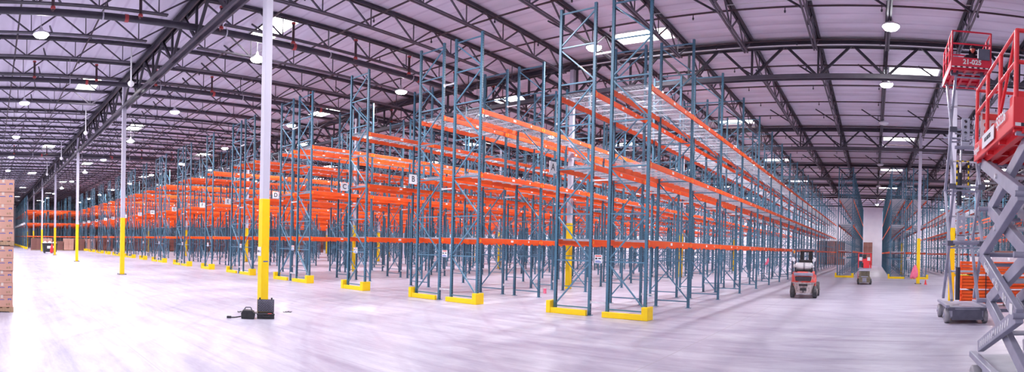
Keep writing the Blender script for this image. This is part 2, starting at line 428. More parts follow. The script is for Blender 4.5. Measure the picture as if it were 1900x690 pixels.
for (X, Y, on) in LP:
    k = round((.4 - X) / 10.05)
    lab = lname.get((k, int(Y)), 'round high-bay lamp glowing under the roof' if on else 'round high-bay lamp switched off above the far aisle')
    t = thing('high_bay_lamp', lab, 'lamp', (X, Y, 8.9), 0, 'high-bay lamps' if on else 'unlit high-bay lamps')
    link('housing', housm, t); link('lens', lensm if on else lensoff, t)
    ld = bpy.data.lights.new('lamp_light', 'AREA'); ld.shape = 'DISK'; ld.size = .38; ld.energy = LAMP_W; ld.color = (.97, .95, 1.0)
    if on and X > -92:
        lo = bpy.data.objects.new('lamp_light', ld); COL.objects.link(lo); lo.location = (X, Y, 8.78)

# ------------------------------------------------------------------ columns
def column(x, y, lab, signs=False, size=.195, h=9.5):
    t = thing('steel_column', lab, 'column', (x, y, 0), 0, 'steel columns with yellow bases'); t['kind'] = 'thing'
    a = MB(); a.box(-size / 2, -size / 2, 0, size / 2, size / 2, h); a.build('shaft', M['colwhite'], t, bevel=.012)
    a = MB(); s = size / 2 + .006; a.box(-s, -s, .012, s, s, 2.86); a.build('yellow_sleeve', M['yellow'], t, bevel=.012)
    a = MB(); a.box(-s - .1, -s - .1, 0, s + .1, s + .1, .02)
    for i in (-1, 1):
        for j in (-1, 1): a.cyl((i * (s + .06), j * (s + .06), .02), (i * (s + .06), j * (s + .06), .06), .014, 6)
    if y > 30 or x < -20 or signs: a.build('base_plate', M['steel2'], t)
    return t
names0 = {-1: 'thick white column with yellow base, nearest, with the open black case', -2: 'second white and yellow column from the black case', -3: 'third white and yellow column from the black case',
          -4: 'fourth white and yellow column, beside the black bin', -5: 'fifth white and yellow column from the black case'}
PER = 15.1
maincol = None
for i in range(-8, 0):
    for j in range(0, 6):
        Y = GY[1 + j] if j + 1 < len(GY) else None
        if Y is None: continue
        if j == 0:
            X = -12.42 - 15.17 * (-1 - i); lab = names0.get(i, 'distant white and yellow column at the far left end')
        else:
            X = -12.58 - PER * (-1 - i)
            if j > 3: continue
            lab = 'white and yellow column inside rack row B' if (i, j) == (-1, 1) else 'white and yellow column standing among the rack rows'
        if i <= -6: X = -87.9575 - PER * (-6 - i)
        t = column(X, Y, lab, i == -1 and j == 0)
        if i == -1 and j == 0: maincol = t
column(2.93, GY[2], 'white and yellow column directly behind the tall scissor lift')
rc = column(2.83, GY[3], 'white and yellow column in front of the right-hand racks, with pink cloth')
column(2.52, GY[4], 'white and yellow column inside the double rack right of the far aisle')
# sign plates and tape on the near column
a = MB(); a.box(-.10, -.004, -.11, .10, .004, .11); pl = a.build('number_plate', M['white'], maincol, (-.02, -.11, 1.55))
lettering('RR-1', .08, M['ink'], pl, (0, -.006, 0), (PI / 2, 0, 0), 'lettering', .002)
a = MB(); a.box(.1045, -.06, 1.29, .108, .07, 1.315); a.build('tape_strip', M['blueink'], maincol)
a = MB(); a.box(-.04, .1045, 1.42, .07, .112, 1.66); a.build('notice', M['white'], maincol)

# ------------------------------------------------------------------ pallet racks
D = 1.0865; FLUE = .542; BAY = 3.397; ZP = 8.40
HZ = [.20, 1.46, 2.72, 3.96, 5.15, 6.30, 7.32, 8.27]
ZL = [2.03, 4.05, 6.02]
def post_mb():
    a = MB(); w, t = .038, .036
    # C section, open towards the frame's inside: outline in plan, extruded upwards
    pts = [(w, -t), (w, t), (-w, t), (-w, t - .02), (-w + .012, t - .02), (-w + .012, t - .006), (w - .006, t - .006), (w - .006, -t + .006), (-w + .012, -t + .006), (-w + .012, -t + .02), (-w, -t + .02), (-w, -t)]
    n = len(pts)
    vs = [(x, y, .008) for x, y in pts] + [(x, y, ZP) for x, y in pts]
    a.add(vs, [((i + 1) % n, i, n + i, n + (i + 1) % n) for i in range(n)])
    a.add([(w, -t, ZP), (w, t, ZP), (-w, t, ZP), (-w, -t, ZP)], [(0, 1, 2, 3)])
    return a
postm_r = post_mb().mesh('post', [M['post']])
def braces(flip):
    out = []
    xl, xr = -D / 2 + .03, D / 2 - .03
    for z in HZ: out.append(((xl, 0, z), (xr, 0, z)))
    for i in range(len(HZ) - 1):
        up = (i % 2 == 0) != flip
        za, zb = HZ[i] + .07, HZ[i + 1] - .07
        out.append(((xl, 0, za), (xr, 0, zb)) if up else ((xr, 0, za), (xl, 0, zb)))
    return out
def foot(a, x, m=0): a.box(x - .075, -.06, 0, x + .075, .085, .012, m); a.cyl((x + .0, .062, .012), (x, .062, .04), .01, 6, m)
def frame_mesh(flip):
    a = MB(); p0 = post_mb()
    for s in (-1, 1):
        vs = [(v[0] * s + s * D / 2, v[1], v[2]) for v in p0.v]
        fs = p0.f if s == 1 else [f[::-1] for f in p0.f]
        a.add(vs, fs, 0)
        foot(a, s * D / 2, 1)
    for p, q in braces(flip): a.bar(p, q, .038, .034, 1)
    return a.mesh('upright_frame', [M['post'], M['brace']])
FRM = {False: frame_mesh(False), True: frame_mesh(True)}
# near frames: every post, brace and foot plate is its own sub-part
p0 = post_mb(); a = MB(); a.add([(-v[0], v[1], v[2]) for v in p0.v], [f[::-1] for f in p0.f]); postm_l = a.mesh('post', [M['post']])
a = MB(); foot(a, 0); footm = a.mesh('foot_plate', [M['brace']])
BR = {}
for fl in (False, True):
    l = []
    for p, q in braces(fl): a = MB(); a.bar(p, q, .038, .034); l.append(a.mesh('brace', [M['brace']]))
    BR[fl] = l
def near_frame(parent, x, y, flip):
    e = empty('upright_frame', parent, (x, y, 0))
    link('post', postm_l, e, (-D / 2, 0, 0)); link('post', postm_r, e, (D / 2, 0, 0))
    link('foot_plate', footm, e, (-D / 2, 0, 0)); link('foot_plate', footm, e, (D / 2, 0, 0))
    for b in BR[flip]: link('brace', b, e)
# beams: s=+1 faces +X, origin at the post centre line, runs along +Y, top at z=0
def beam_mb(a, s, ox=0, oy=0, oz=0, detail=True):
    x = ox
    a.box(x + min(s * .040, s * -.005), oy + .037, oz - .14, x + max(s * .040, s * -.005), oy + BAY - .037, oz - 0.0, 0)
    if detail:
        for e in (0, 1):
            y = oy + (0 if e == 0 else BAY)
            d = 1 if e == 0 else -1
            a.box(x + min(s * .0385, s * .046), min(y + d * .002, y + d * .07) , oz - .155, x + max(s * .0385, s * .046), max(y + d * .002, y + d * .07), oz + .02, 0)
            a.box(x + min(s * .046, s * .049), min(y + d * .05, y + d * .085), oz - .11, x + max(s * .046, s * .049), max(y + d * .05, y + d * .085), oz - .03, 2)
        a.box(x + min(s * .040, s * .0425), oy + BAY * .5 - .07, oz - .105, x + max(s * .040, s * .0425), oy + BAY * .5 + .07, oz - .035, 1)
        a.box(x + min(s * .040, s * .0425), oy + BAY * .78 - .03, oz - .10, x + max(s * .040, s * .0425), oy + BAY * .78 + .03, oz - .04, 1)
BM = {}
for s in (-1, 1):
    a = MB(); beam_mb(a, s); BM[s] = a.mesh('beam', [M['beam'], M['tag'], M['clip']])
def deck_mb(a, ox=0, oy=0, oz=0, fine=True):
    # two wire panels per bay; origin at the left post line
    for h in range(2):
        ya = oy + .06 + h * (BAY - .1) / 2; yb = ya + (BAY - .1) / 2 - .03
        n = 17 if fine else 9
        for i in range(n + 1):
            y = ya + (yb - ya) * i / n
            a.bar((ox - .03, y, oz + .012), (ox + D + .03, y, oz + .012), .0055 if fine else .010, .0055, 0, ends=False)
        m = 10 if fine else 5
        for i in range(m + 1):
            x = ox - .02 + (D + .04) * i / m
            a.bar((x, ya, oz + .006), (x, yb, oz + .006), .0055 if fine else .010, .0055, 0, ends=False)
        for i in range(3):
            y = ya + (yb - ya) * (.17 + .33 * i)
            a.box(ox - .0, y - .013, oz - .03, ox + D, y + .013, oz + .002, 0)
a = MB(); deck_mb(a); DKM = a.mesh('wire_deck', [M['wire']])
NIND = 8
_far = {}
def far_meshes(double, nb, n0):
    key = (double, nb, n0)
    if key not in _far:
        a = MB(); d = MB()
        offs = [0] + ([D + FLUE] if double else [])
        for b in range(n0, nb):
            for z in ZL:
                for ox in offs:
                    beam_mb(a, -1, ox, b * BAY, z, b < 14); beam_mb(a, 1, ox + D, b * BAY, z, b < 14)
                    deck_mb(d, ox, b * BAY, z, False)
        _far[key] = (a.mesh('beam', [M['beam'], M['tag'], M['clip']]), d.mesh('wire_deck', [M['wire']]))
    return _far[key]
a = MB(); a.box(0, -.02, -.02, FLUE - .076, .02, .02); a.box(-.0, -.045, -.04, .006, .045, .04); a.box(FLUE - .082, -.045, -.04, FLUE - .076, .045, .04)
SPM = a.mesh('row_spacer', [M['zinc']])
def rack(xl, y0, nb, double, label, letter=None, near=0, group=None, nind=NIND, flipfirst=False, plate=True):
    """xl: x of the leftmost post centre; y0: the end frame; runs nb bays towards +Y"""
    t = thing('pallet_rack', label, 'pallet rack', (xl, y0, 0), 0, group)
    offs = [0] + ([D + FLUE] if double else [])
    for b in range(nb + 1):
        for k, ox in enumerate(offs):
            fl = bool(k) != flipfirst
            if b < near: near_frame(t, ox + D / 2, b * BAY, fl)
            else: link('upright_frame', FRM[fl], t, (ox + D / 2, b * BAY, 0))
        if double and b < 9:
            for z in (.36, 3.62, 7.0): link('row_spacer', SPM, t, (D + .038, b * BAY, z))
    for b in range(min(nind, nb)):
        for z in ZL:
            for ox in offs:
                link('beam', BM[-1], t, (ox, b * BAY, z)); link('beam', BM[1], t, (ox + D, b * BAY, z))
                link('wire_deck', DKM, t, (ox, b * BAY, z))
    if nb > nind:
        bm, dm = far_meshes(double, nb, nind)
        o = link('beam', bm, t); o['kind'] = 'stuff'
        o = link('wire_deck', dm, t); o['kind'] = 'stuff'
    if letter:
        a = MB(); a.box(-.006, -.17, -.16, .006, .17, .16); a.box(-.01, .17, -.1, .01, .20, -.08); a.box(-.01, .17, .08, .01, .20, .1)
        s = a.build('aisle_sign', M['white'], t, (-.02, -.25, 4.0))
        if letter.strip(): lettering(letter, .27, M['ink'], s, (.0085, 0, 0), (PI / 2, 0, PI / 2), 'letter', .004)
    if plate:
        px = D + FLUE / 2 if double else D / 2
        a = MB(); a.box(-.115, -.004, -.11, .115, .004, .11, 0); a.box(-.09, -.0055, .065, .09, -.0042, .095, 1); a.box(-.09, -.0055, -.01, -.03, -.0042, .035, 2); a.box(.0, -.0055, -.0, .09, -.0042, .03, 2)
        a.box(-.09, -.0055, -.09, .09, -.0042, -.065, 3); a.box(-.09, -.0055, -.055, .05, -.0042, -.04, 3)
        a.build('load_plate', [M['white'], M['redink'], M['ink'], M['blueink']], t, (px, -.062, 1.52))
    return t
def guard(x0, x1, y, left, right, label, group='yellow rack end guards'):
    """low rail across the frame's end with tall wrap-round ends"""
    a = MB()
    a.box(x0 + (.01 if left else 0), y - .05, 0.002, x1 - (.01 if right else 0), y + .05, .15)
    if left: a.prism([(x0 - .03, y - .07), (x0 + .10, y - .07), (x0 + .10, y + .06), (x0 + .045, y + .06), (x0 + .045, y + .30), (x0 - .03, y + .30)], -.0, .34, 0, 'z')
    if right: a.prism([(x1 + .03, y - .07), (x1 + .03, y + .30), (x1 - .045, y + .30), (x1 - .045, y + .06), (x1 - .14, y + .06), (x1 - .14, y - .07)], -.0, .34, 0, 'z')
    tag(a.build('rack_guard', M['yellow'], bevel=.008), label, 'guard', group)
W2 = 2 * D + FLUE; AIS = (PER - 2 * W2 - D) / 3
Y0 = 13.204
xr = -5.649
letters = 'ABCDEFGHIJKLMNOP'
for i, c in enumerate(letters):
    single = i % 3 == 2
    wdt = D if single else W2
    xl = xr - wdt
    rack(xl, Y0, 21, not single, 'blue %s pallet rack row with orange beams and sign lettered %s' % ('single' if single else 'double', c), c,
         near=(3 if i == 0 else 2 if i < 3 else 1 if i < 5 else 0), group='lettered rack rows')
    if single:
        guard(xl - .13, xl + D + .13, Y0 - .16, True, True, 'yellow U-shaped guard at the foot of rack row %s' % c)
    else:
        guard(xl - .13, xl + D - .0, Y0 - .16, True, False, 'yellow guard at the left frame of rack row %s' % c)
        guard(xl + D + FLUE - .06, xl + W2 + .13, Y0 - .16, False, True, 'yellow guard at the right frame of rack row %s' % c)
    xr = xl - AIS
# far-left block, which starts nearer to the camera's side
xr = -86.6
for i in range(9):
    single = i % 3 == 2; wdt = D if single else W2; xl = xr - wdt
    rack(xl, 5.4, 8 if i else 16, not single, 'distant blue rack row at far left, %s of its block' % (['nearest', 'second', 'third', 'fourth', 'fifth', 'sixth', 'seventh', 'eighth', 'farthest'][i]), ' ', group='far left rack rows', nind=3, plate=False)
    guard(xl - .13, xr + .13, 5.4 - .16, True, True, 'yellow guard at the end of a distant far-left rack', 'far left rack guards')
    xr = xl - AIS
# right of row A
rack(-2.72, 42.6, 12, False, 'narrow single rack row left of the small red lift', None, group='far aisle rack rows')
guard(-2.86, -1.5, 42.42, True, True, 'yellow guard at the foot of the single rack left of the small lift')
rack(1.28, 42.4, 12, True, 'double rack row behind the white column with pink cloth', None, group='far aisle rack rows')
guard(1.14, 2.36, 42.22, True, False, 'yellow guard at the left frame of the double rack behind the pink cloth')
guard(2.80, 4.13, 42.22, False, True, 'yellow guard at the right frame of the double rack behind the pink cloth')
rack(6.9, 49.8, 10, True, 'double rack row behind the tall scissor lift', None, group='far aisle rack rows', nind=5)
guard(6.77, 9.75, 49.6, True, True, 'yellow guard at the end of the rack behind the tall scissor lift')
rack(12.4, 49.8, 10, False, 'single rack row seen behind the right-hand scissor arms', None, group='far aisle rack rows', nind=5)
rack(16.3, 49.8, 10, True, 'double rack row at the far right edge', None, group='far aisle rack rows', nind=5)

# ------------------------------------------------------------------ cartons
def carton(x, y, z, lx, ly, lz, mat='carton', label='', group=None, logo=False, tape=True, rz=0):
    a = MB(); a.box(-lx / 2, -ly / 2, 0, lx / 2, ly / 2, lz, 0)
    if tape: a.box(-lx / 2 - .002, -.03, lz - .07, lx / 2 + .002, .03, lz + .002, 1)
    if logo:   # prints on the face towards +X
        X = lx / 2
        a.box(X, -.13, lz * .60, X + .002, .06, lz * .65, 2); a.box(X, .145, lz * .58, X + .002, .17, lz * .72, 2); a.box(X, .17, lz * .65, X + .002, .20, lz * .72, 2); a.box(X, .20, lz * .58, X + .002, .225, lz * .72, 2)
        a.box(X, .10, lz * .16, X + .002, .14, lz * .30, 3); a.box(X, .16, lz * .16, X + .002, .2, lz * .34, 3); a.box(X, -.25, lz * .4, X + .002, -.17, lz * .72, 4)
    o = a.build('carton', [M[mat], M['tape'], M['blueink'], M['wood'], M['white']], None, (x, y, z), rz, bevel=.008)
    return tag(o, label, 'carton', group)
def pallet(x, y, z, lx, ly, label, group=None, rz=0):
    t = thing('pallet', label, 'pallet', (x, y, z), rz, group)
    for nm, cnt, bx in (('top_board', 7, (lx, .1, .022, .111)), ('stringer', 3, (.09, ly, .078, .061)), ('bottom_board', 3, (lx, .1, .022, .011))):
        a = MB(); a.cbox((0, 0, 0), bx[:3]); m = a.mesh(nm, [M['wood']])
        for i in range(cnt):
            q = i / (cnt - 1) - .5
            link(nm, m, t, (q * (lx - .09), 0, bx[3]) if nm == 'stringer' else (0, q * (ly - .1), bx[3]))
ordl = ['bottom', 'second', 'third', 'fourth', 'fifth']
for lvl in range(2):
    z0 = [0, 1.60][lvl]
    pallet(-14.1, -.02, z0, 1.2, 1.12, 'wooden pallet under the %s load of cartons at the left edge' % ['lower', 'upper'][lvl])
    for k in range(5):
        for s in (0, 1):
            yy = .26 - s * .55 + random.uniform(-.01, .01)
            lab = 'printed brown carton, %s layer of the %s pallet load at the left edge' % (ordl[k], ['lower', 'upper'][lvl])
            if s: lab = lab.replace('printed brown', 'rear brown').replace(' pallet', '')
            carton(-14.1 + random.uniform(-.015, .015), yy, z0 + .122 + k * .295, 1.15, .53, .29, 'carton', lab, 'cartons stacked at the left edge', logo=True)

def load(x, y, w, d, n, mat, lab, kx=2, ch=.4):
    """a pallet load: one object per carton facing us"""
    t = pallet(x, y, 0, w, d, 'wooden pallet under ' + lab, None)
    for k in range(n):
        for i in range(kx):
            carton(x, y - d / 2 + d / kx * (i + .5), .122 + k * ch, w, d / kx - .015, ch - .008, mat, 'brown carton in ' + lab, lab, tape=False)
Ys = 6.3
for i in range(6):
    load(-79.75, Ys + i * 1.55, 1.2, 1.4, 4 if i != 2 else 3, 'carton' if i % 2 else 'carton2', 'the %s pallet load staged before the far left racks' % ['nearest', 'second', 'third', 'fourth', 'fifth', 'sixth'][i])
ORD = 'first second third fourth fifth sixth seventh eighth ninth tenth eleventh twelfth thirteenth last'.split()
for i in range(14):
    y = 16.2 + i * 2.75
    load(-79.75, y, 1.2, 2.3, 4 + (i % 3 == 0), 'carton2', 'the %s wide load seen through the rack legs' % ORD[i], 2, .42)
for i, (x, z, n) in enumerate(((-.9, 0, 4),)):
    for k in range(4):
        for s in (-1, 1):
            carton(x + s * .36, 89.6, .122 + k * .98, .7, 1.1, .96 if k < 3 else .6, 'carton2', 'large brown carton in the tall stack at the far wall, %s layer' % ordl[k], 'tall carton stack at the end of the aisle', tape=False)
    pallet(x, 89.6, 0, 1.45, 1.1, 'pallet under the tall carton stack at the far wall')
for i in range(3):
    for k in range(3):
        carton(-5.2 - i * 1.5, 88.4, k * 1.25, 1.4, 1.3, 1.24, 'carton2', 'brown carton in the wide stack at the far wall behind row A', 'wide carton stack at the back', tape=False)
for i in range(7):
    for k in range(2 + i % 2):
        carton(11 + i * 1.9, 46.2, k * 1.15, 1.5, 1.2, 1.14, 'carton2' if (i + k) % 3 else 'film', 'large wrapped carton standing behind the orange beam stack', 'wrapped cartons at far right', tape=False)

# ------------------------------------------------------------------ orange beam bundles on the floor
bs = MB(); Lb = 3.3
bs.box(0, -.055, 0, Lb, .055, .095)
for e in (0, Lb):
    d = -1 if e == 0 else 1
    bs.box(min(e, e + d * .012), -.075, -.009, max(e, e + d * .012), .075, .104)
    for k in range(3):
        bs.box(min(e, e + d * .03), -.085, k * .034, max(e, e + d * .03), -.06, k * .034 + .018)
bsm = bs.mesh('rack_beam', [M['beam']])
row = 0; z = .10
for b in range(3):
    for q, x in enumerate((3.5, 4.9, 6.2)):
        a = MB(); a.box(x, 19.9, z - (.10 if b == 0 else .045), x + .09, 20.75, z)
        tag(a.build('timber_block', M['black']), 'dark timber block under the %s tier of orange beams, %s from the left' % (['bottom', 'middle', 'top'][b], ['first', 'second', 'third'][q]), 'timber', 'timbers in the beam stack')
    for r in range(4):
        for c in range(4):
            dx = random.uniform(-.05, .05) if b != 1 else random.uniform(-.01, .01)
            o = link('rack_beam', bsm, None, (3.2 + dx, 20.02 + c * .18, z + .01))
            tag(o, 'orange beam of the floor stack, %s tier, %s course, %s from front' % (['bottom', 'middle', 'top'][b], ['lowest', 'second', 'third', 'upper'][r], ['first', 'second', 'third', 'fourth'][c]), 'rack beam', 'orange beams stacked on the floor')['kind'] = 'thing'
        z += .116
    z += .065
for x, nn in ((4.05, 'left'), (5.6, 'right')):
    a = MB(); a.prism([(19.93, .10), (19.945, .10), (19.945, z - .055), (20.7, z - .055), (20.7, z - .05), (19.93, z - .05)], x, x + .03)
    tag(a.build('strapping', M['black']), 'black steel strap around the orange beam stack, %s one' % nn, 'strap')
for i in range(3): carton(4.6 + i * .8, 24.0, 0, .7, .8, 1.78, 'film', 'white wrapped box standing behind the orange beam stack, %s from the left' % ['first', 'second', 'third'][i], 'white boxes behind the beams', tape=False)

# ------------------------------------------------------------------ scissor lifts
def wheel(parent, x, y, r, w, tyre, name='wheel', hub='liftgrey'):
    a = MB(); a.lathe([(-w / 2, r * .86), (-w / 2 + .015, r), (w / 2 - .015, r), (w / 2, r * .86)], (0, 0, 0), (1, 0, 0), 28, 0)
    a.lathe([(-w / 2 - .012, r * .55), (w / 2 + .012, r * .55)], (0, 0, 0), (1, 0, 0), 24, 1)
    a.lathe([(-w / 2 - .03, r * .2), (w / 2 + .03, r * .2)], (0, 0, 0), (1, 0, 0), 12, 1)
    return a.build(name, [M[tyre], M[hub]], parent, (x, y, r))
def scissor_lift(label, x, y, wid, length, zc, zp, stages, spread, armw, railh, platw, platl, plat_red='liftred', text=None, armtext=None, plate_z=(), rz=0, chz=.13, stripe_arm=False, arm_h=.13, boxh=.29, blocks=True):
    """origin: centre of the near end on the floor; length along +Y"""
    t = thing('scissor_lift', label, 'scissor lift', (x, y, 0), rz, 'scissor lifts')
    # chassis
    ch = MB()
    ch.box(-wid / 2 + .13, .04, chz, wid / 2 - .13, length - .04, zc - .09)
    ch.box(-wid / 2 + .05, 0, zc - .09, wid / 2 - .05, length, zc - .05)
    ch.box(-wid / 2 + .16, -.03, chz + .05, wid / 2 - .16, .04, zc - .10)
    for s in (-1, 1): ch.box(s * (wid / 2 - .07) - .05, -.05, zc - .08, s * (wid / 2 - .07) + .05, length + .02, zc)
    ch.build('chassis', M['liftgrey'], t, bevel=.012)
    a = MB(); a.box(-wid / 2 + .2, -.042, chz + .03, wid / 2 - .2, -.028, zc - .12); a.box(-wid / 2 + .17, -.036, chz - .03, wid / 2 - .17, .02, chz + .03); a.build('end_panel', M['liftdark'], t)
    for s in (-1, 1):
        a = MB(); a.box(s * wid * .36 - .09, -.07, zc - .15, s * wid * .36 + .09, -.03, zc - .07); a.box(s * wid * .36 - .07, -.072, zc - .135, s * wid * .36 + .07, -.069, zc - .085)
        a.build('bumper_block', M['liftdark'], t)
    for s in (-1, 1): a = MB(); a.box(s * (wid / 2 - .119) - .009, length * .28, chz - .02, s * (wid / 2 - .119) + .009, length * .72, zc - .12); a.build('side_panel', M['liftdark'], t)
    for sx in (-1, 1):
        wheel(t, sx * (wid / 2 - .08), .22, .19, .14, 'tyrelight'); wheel(t, sx * (wid / 2 - .08), length - .22, .19, .14, 'tyrelight')
    # scissor stack
    ya, yb = length / 2 - spread / 2, length / 2 + spread / 2
    z0 = zc + .09; dz = (zp - .03 - z0) / stages
    xo = wid / 2 - .14; xi = xo - armw - .02
    for k in range(stages):
        za, zb = z0 + k * dz, z0 + (k + 1) * dz
        for s in (-1, 1):
            a = MB(); a.bar((s * xo, (yb, ya)[k % 2], za), (s * xo, (ya, yb)[k % 2], zb), armw * (1 - .08 * (k % 2)), arm_h, 0, side=(1, 0, 0)); a.build('outer_arm', M['liftgrey'], t, bevel=.008)
            a = MB(); a.bar((s * xi, (ya, yb)[k % 2], za), (s * xi, (yb, ya)[k % 2], zb), armw * (1 - .08 * (k % 2)), arm_h, 0, side=(1, 0, 0)); a.build('inner_arm', M['liftgrey'], t, bevel=.008)
        a = MB(); a.cyl((-xo - armw / 2 - .02, (ya + yb) / 2, (za + zb) / 2), (xo + armw / 2 + .02, (ya + yb) / 2, (za + zb) / 2), .03, 12); a.build('pivot_tube', M['zinc'], t)
        for yy in (ya, yb):
            a = MB(); a.cyl((-xo - armw / 2 - .025, yy, zb), (xo + armw / 2 + .025, yy, zb), .032, 12)
            a.cyl((-xi, yy, zb - arm_h * .9), (xi, yy, zb - arm_h * .9), .025, 10)
            a.build('cross_tube', M['liftgrey'], t)
        for s in (-1, 1) if blocks else ():
            a = MB(); a.cbox((s * (xo + xi) / 2, ya, zb), (armw * 2 + .05, arm_h * .9, arm_h * 1.2)); a.build('joint_block', M['liftdark'], t, bevel=.01)
    # lift cylinders and the bracket with lightening holes
    for zz in plate_z:
        a = MB(); r0 = .035
        W = .21; H = .66; hs = [.09, .25, .41, .57]
        # plate assembled round four octagonal holes
        n = 16
        for i, h in enumerate(hs):
            zc0 = h; lo = h - .08; hi = h + .08
            vs_o = []; vs_i = []
            for q in range(n):
                w_ = 2 * PI * q / n; cx, cz = math.cos(w_), math.sin(w_); m_ = max(abs(cx), abs(cz))
                vs_o.append((cx / m_ * W / 2 * 1.0, zc0 + cz / m_ * .08)); vs_i.append((cx * .05, zc0 + cz * .05))
            for ysgn, yv in ((0, -.03), (1, .03)):
                vs = [(px, yv, pz) for px, pz in vs_o] + [(px, yv, pz) for px, pz in vs_i]
                a.add(vs, [(q, (q + 1) % n, n + (q + 1) % n, n + q) if ysgn == 0 else (q, n + q, n + (q + 1) % n, (q + 1) % n) for q in range(n)])
            vs = [(px, -.03, pz) for px, pz in vs_i] + [(px, .03, pz) for px, pz in vs_i]
            a.add(vs, [(q, n + q, n + (q + 1) % n, (q + 1) % n) for q in range(n)])
        a.box(-W / 2, -.03, -.12, W / 2, .03, .03); a.box(-W / 2 - .006, -.03, -.12, -W / 2, .12, .65); a.box(W / 2, -.03, -.12, W / 2 + .006, .12, .65)
        a.build('holed_bracket', M['liftpale'], t, (-.15 + .08 * (zz > 4), ya - .02, zz))
        a = MB(); a.cyl((-.18, ya + .06, zz - .9), (-.18, ya + .06, zz - .1), .035, 12); a.cyl((-.20, ya + .05, zz - 1.75), (-.20, ya + .05, zz - .85), .065, 14, 1)
        a.build('lift_cylinder', [M['chrome'], M['ink']], t)
        a = MB(); a.cyl((-xi, ya - .03, zz - .16), (xi, ya - .03, zz - .16), .05, 12); a.build('cross_tube', M['liftgrey'], t)
    # platform
    R = M[plat_red]
    p = empty('platform', t, (0, (length - platl) / 2, zp))
    a = MB(); a.box(-platw / 2 + .02, .02, 0.02, platw / 2 - .02, platl - .02, .05)
    for i in range(4): xx = -platw / 2 + .14 + i * (platw - .28) / 3; a.box(xx - .035, .03, -.045, xx + .035, platl - .03, .02)
    for i in range(4): yy = .1 + i * (platl - .2) / 3; a.box(-platw / 2 + .03, yy - .03, -.03, platw / 2 - .03, yy + .03, .02)
    a.build('deck', R, p)
    a = MB()
    a.box(-platw / 2, 0, 0, platw / 2, .03, boxh); a.box(-platw / 2, platl - .03, 0, platw / 2, platl, boxh * .6)
    a.box(-platw / 2, .03, 0, -platw / 2 + .03, platl - .03, boxh * .75); a.box(platw / 2 - .03, .03, 0, platw / 2, platl - .03, boxh * .75)
    a.build('toe_board', R, p, bevel=.006)
    r = .021
    pts = []
    for s in (-1, 1):
        for i in range(4): pts.append((s * (platw / 2 - .03), .03 + i * (platl - .06) / 3))
    for (px, py) in pts:
        a = MB(); a.cyl((px, py, .02), (px, py, railh), r + .004, 10); a.build('rail_post', R, p)
    for zz in (railh, (railh + boxh) / 2 + .02):
        for s in (-1, 1):
            a = MB(); a.cyl((s * (platw / 2 - .03), .03, zz), (s * (platw / 2 - .03), platl - .03, zz), r, 10); a.build('rail', R, p)
        for py in (.03, platl - .03):
            a = MB(); a.cyl((-platw / 2 + .03, py, zz), (platw / 2 - .03, py, zz), r, 10); a.build('rail', R, p)
    for s in (-1, 1):
        a = MB(); a.cyl((s * (platw / 2 - .03), .03, railh), (s * (platw / 2 - .03), platl / 3 + .0, boxh), r * .9, 8); a.build('rail_brace', R, p)
    a = MB()
    for i in range(14):
        x0 = -platw / 2 + .02 + i * (platw - .04) / 14
        a.box(x0, -.004, .012, x0 + (platw - .04) / 14, -.0005, .045, i % 2)
    a.build('hazard_stripe', [M['white'], M['ink']], p)
    if text: lettering(text, boxh * .62, M['white'], p, (.02, -.006, boxh * .58), (PI / 2, 0, 0), 'lettering', .006)
    a = MB(); a.box(0, 0, 0, .32, .16, .30); a.box(.02, -.01, .03, .30, 0, .27)
    a.build('control_box', M['liftdark'], p, (platw / 2 - .38, -.03, boxh - .04), bevel=.012)
    return t, p
liftA, platA = scissor_lift('tall scissor lift raised high with red platform numbered 21-025', 2.53, 14.85, 1.20, 1.95, .50, 6.88, 4, 1.15, .075, 1.0, 1.12, 1.85,
                            text='21-025', plate_z=(2.35, 4.95), arm_h=.12)
# yellow-black guard tape strips hanging in the stack
a = MB()
for x in (-.30, .02):
    for i in range(8): a.box(x - .02, .32, 3.75 + i * .08, x + .02, .33, 3.83 + i * .08, i % 2)
for i in range(5): a.box(-.32 + i * .07, .32, 4.39, -.25 + i * .07, .33, 4.42, i % 2)
a.build('striped_marker', [M['yellow'], M['ink']], liftA)

liftB, platB = scissor_lift('scissor lift at the right edge with thick grey arms and orange-red platform', 1.75, 5.22, .90, 2.28, .53, 3.08, 4, 1.95, .085, .96, .86, 2.15,
                            plat_red='liftorange', arm_h=.15, boxh=.30, blocks=False)
# writing on the near side (towards -X) of the right-hand lift
def side_text(txt, size, par, loc, tilt=0.0, mat='white', bold=.003):
    # reads with the letters' tops up, seen from -X; the far end (+Y) is on the left
    me = text_mesh(txt, size, 'lettering', bold); me.materials.clear(); me.materials.append(M[mat])
    o = bpy.data.objects.new('lettering', me); COL.objects.link(o); o.parent = par; o.location = loc
    Mx = Matrix(((0, 0, -1), (-1, 0, 0), (0, 1, 0))).to_4x4()
    o.rotation_euler = (Mx @ Matrix.Rotation(tilt, 4, 'Z')).to_euler(); return o
side_text('SJ3226', .16, platB, (-.455, .45, .17)); side_text('skyjack', .12, platB, (-.455, 1.82, .10))
a = MB(); a.box(-.457, .78, .04, -.452, 1.45, .20); a.build('placard', M['white'], platB)
side_text('NO RIDERS', .07, platB, (-.459, 1.12, .12), mat='ink', bold=.001)
ya_, yb_ = 1.14 - .975, 1.14 + .975; z0_ = .62; dz_ = (3.05 - .62) / 4
xo_ = .45 - .14 + .0425; ang = math.atan2(dz_, 1.95)
a = MB()   # hazard ticks on the lowest outer arm, which rises towards the near end
for i in range(14):
    q = .10 + i * .058
    y_ = yb_ - (yb_ - ya_) * q; z_ = z0_ + q * dz_
    a.bar((-xo_ - .002, y_ + .02, z_ - .045), (-xo_ - .002, y_ - .02, z_ + .035), .004, .030, 0, side=(1, 0, 0))
a.build('stripe_decal', M['white'], liftB)
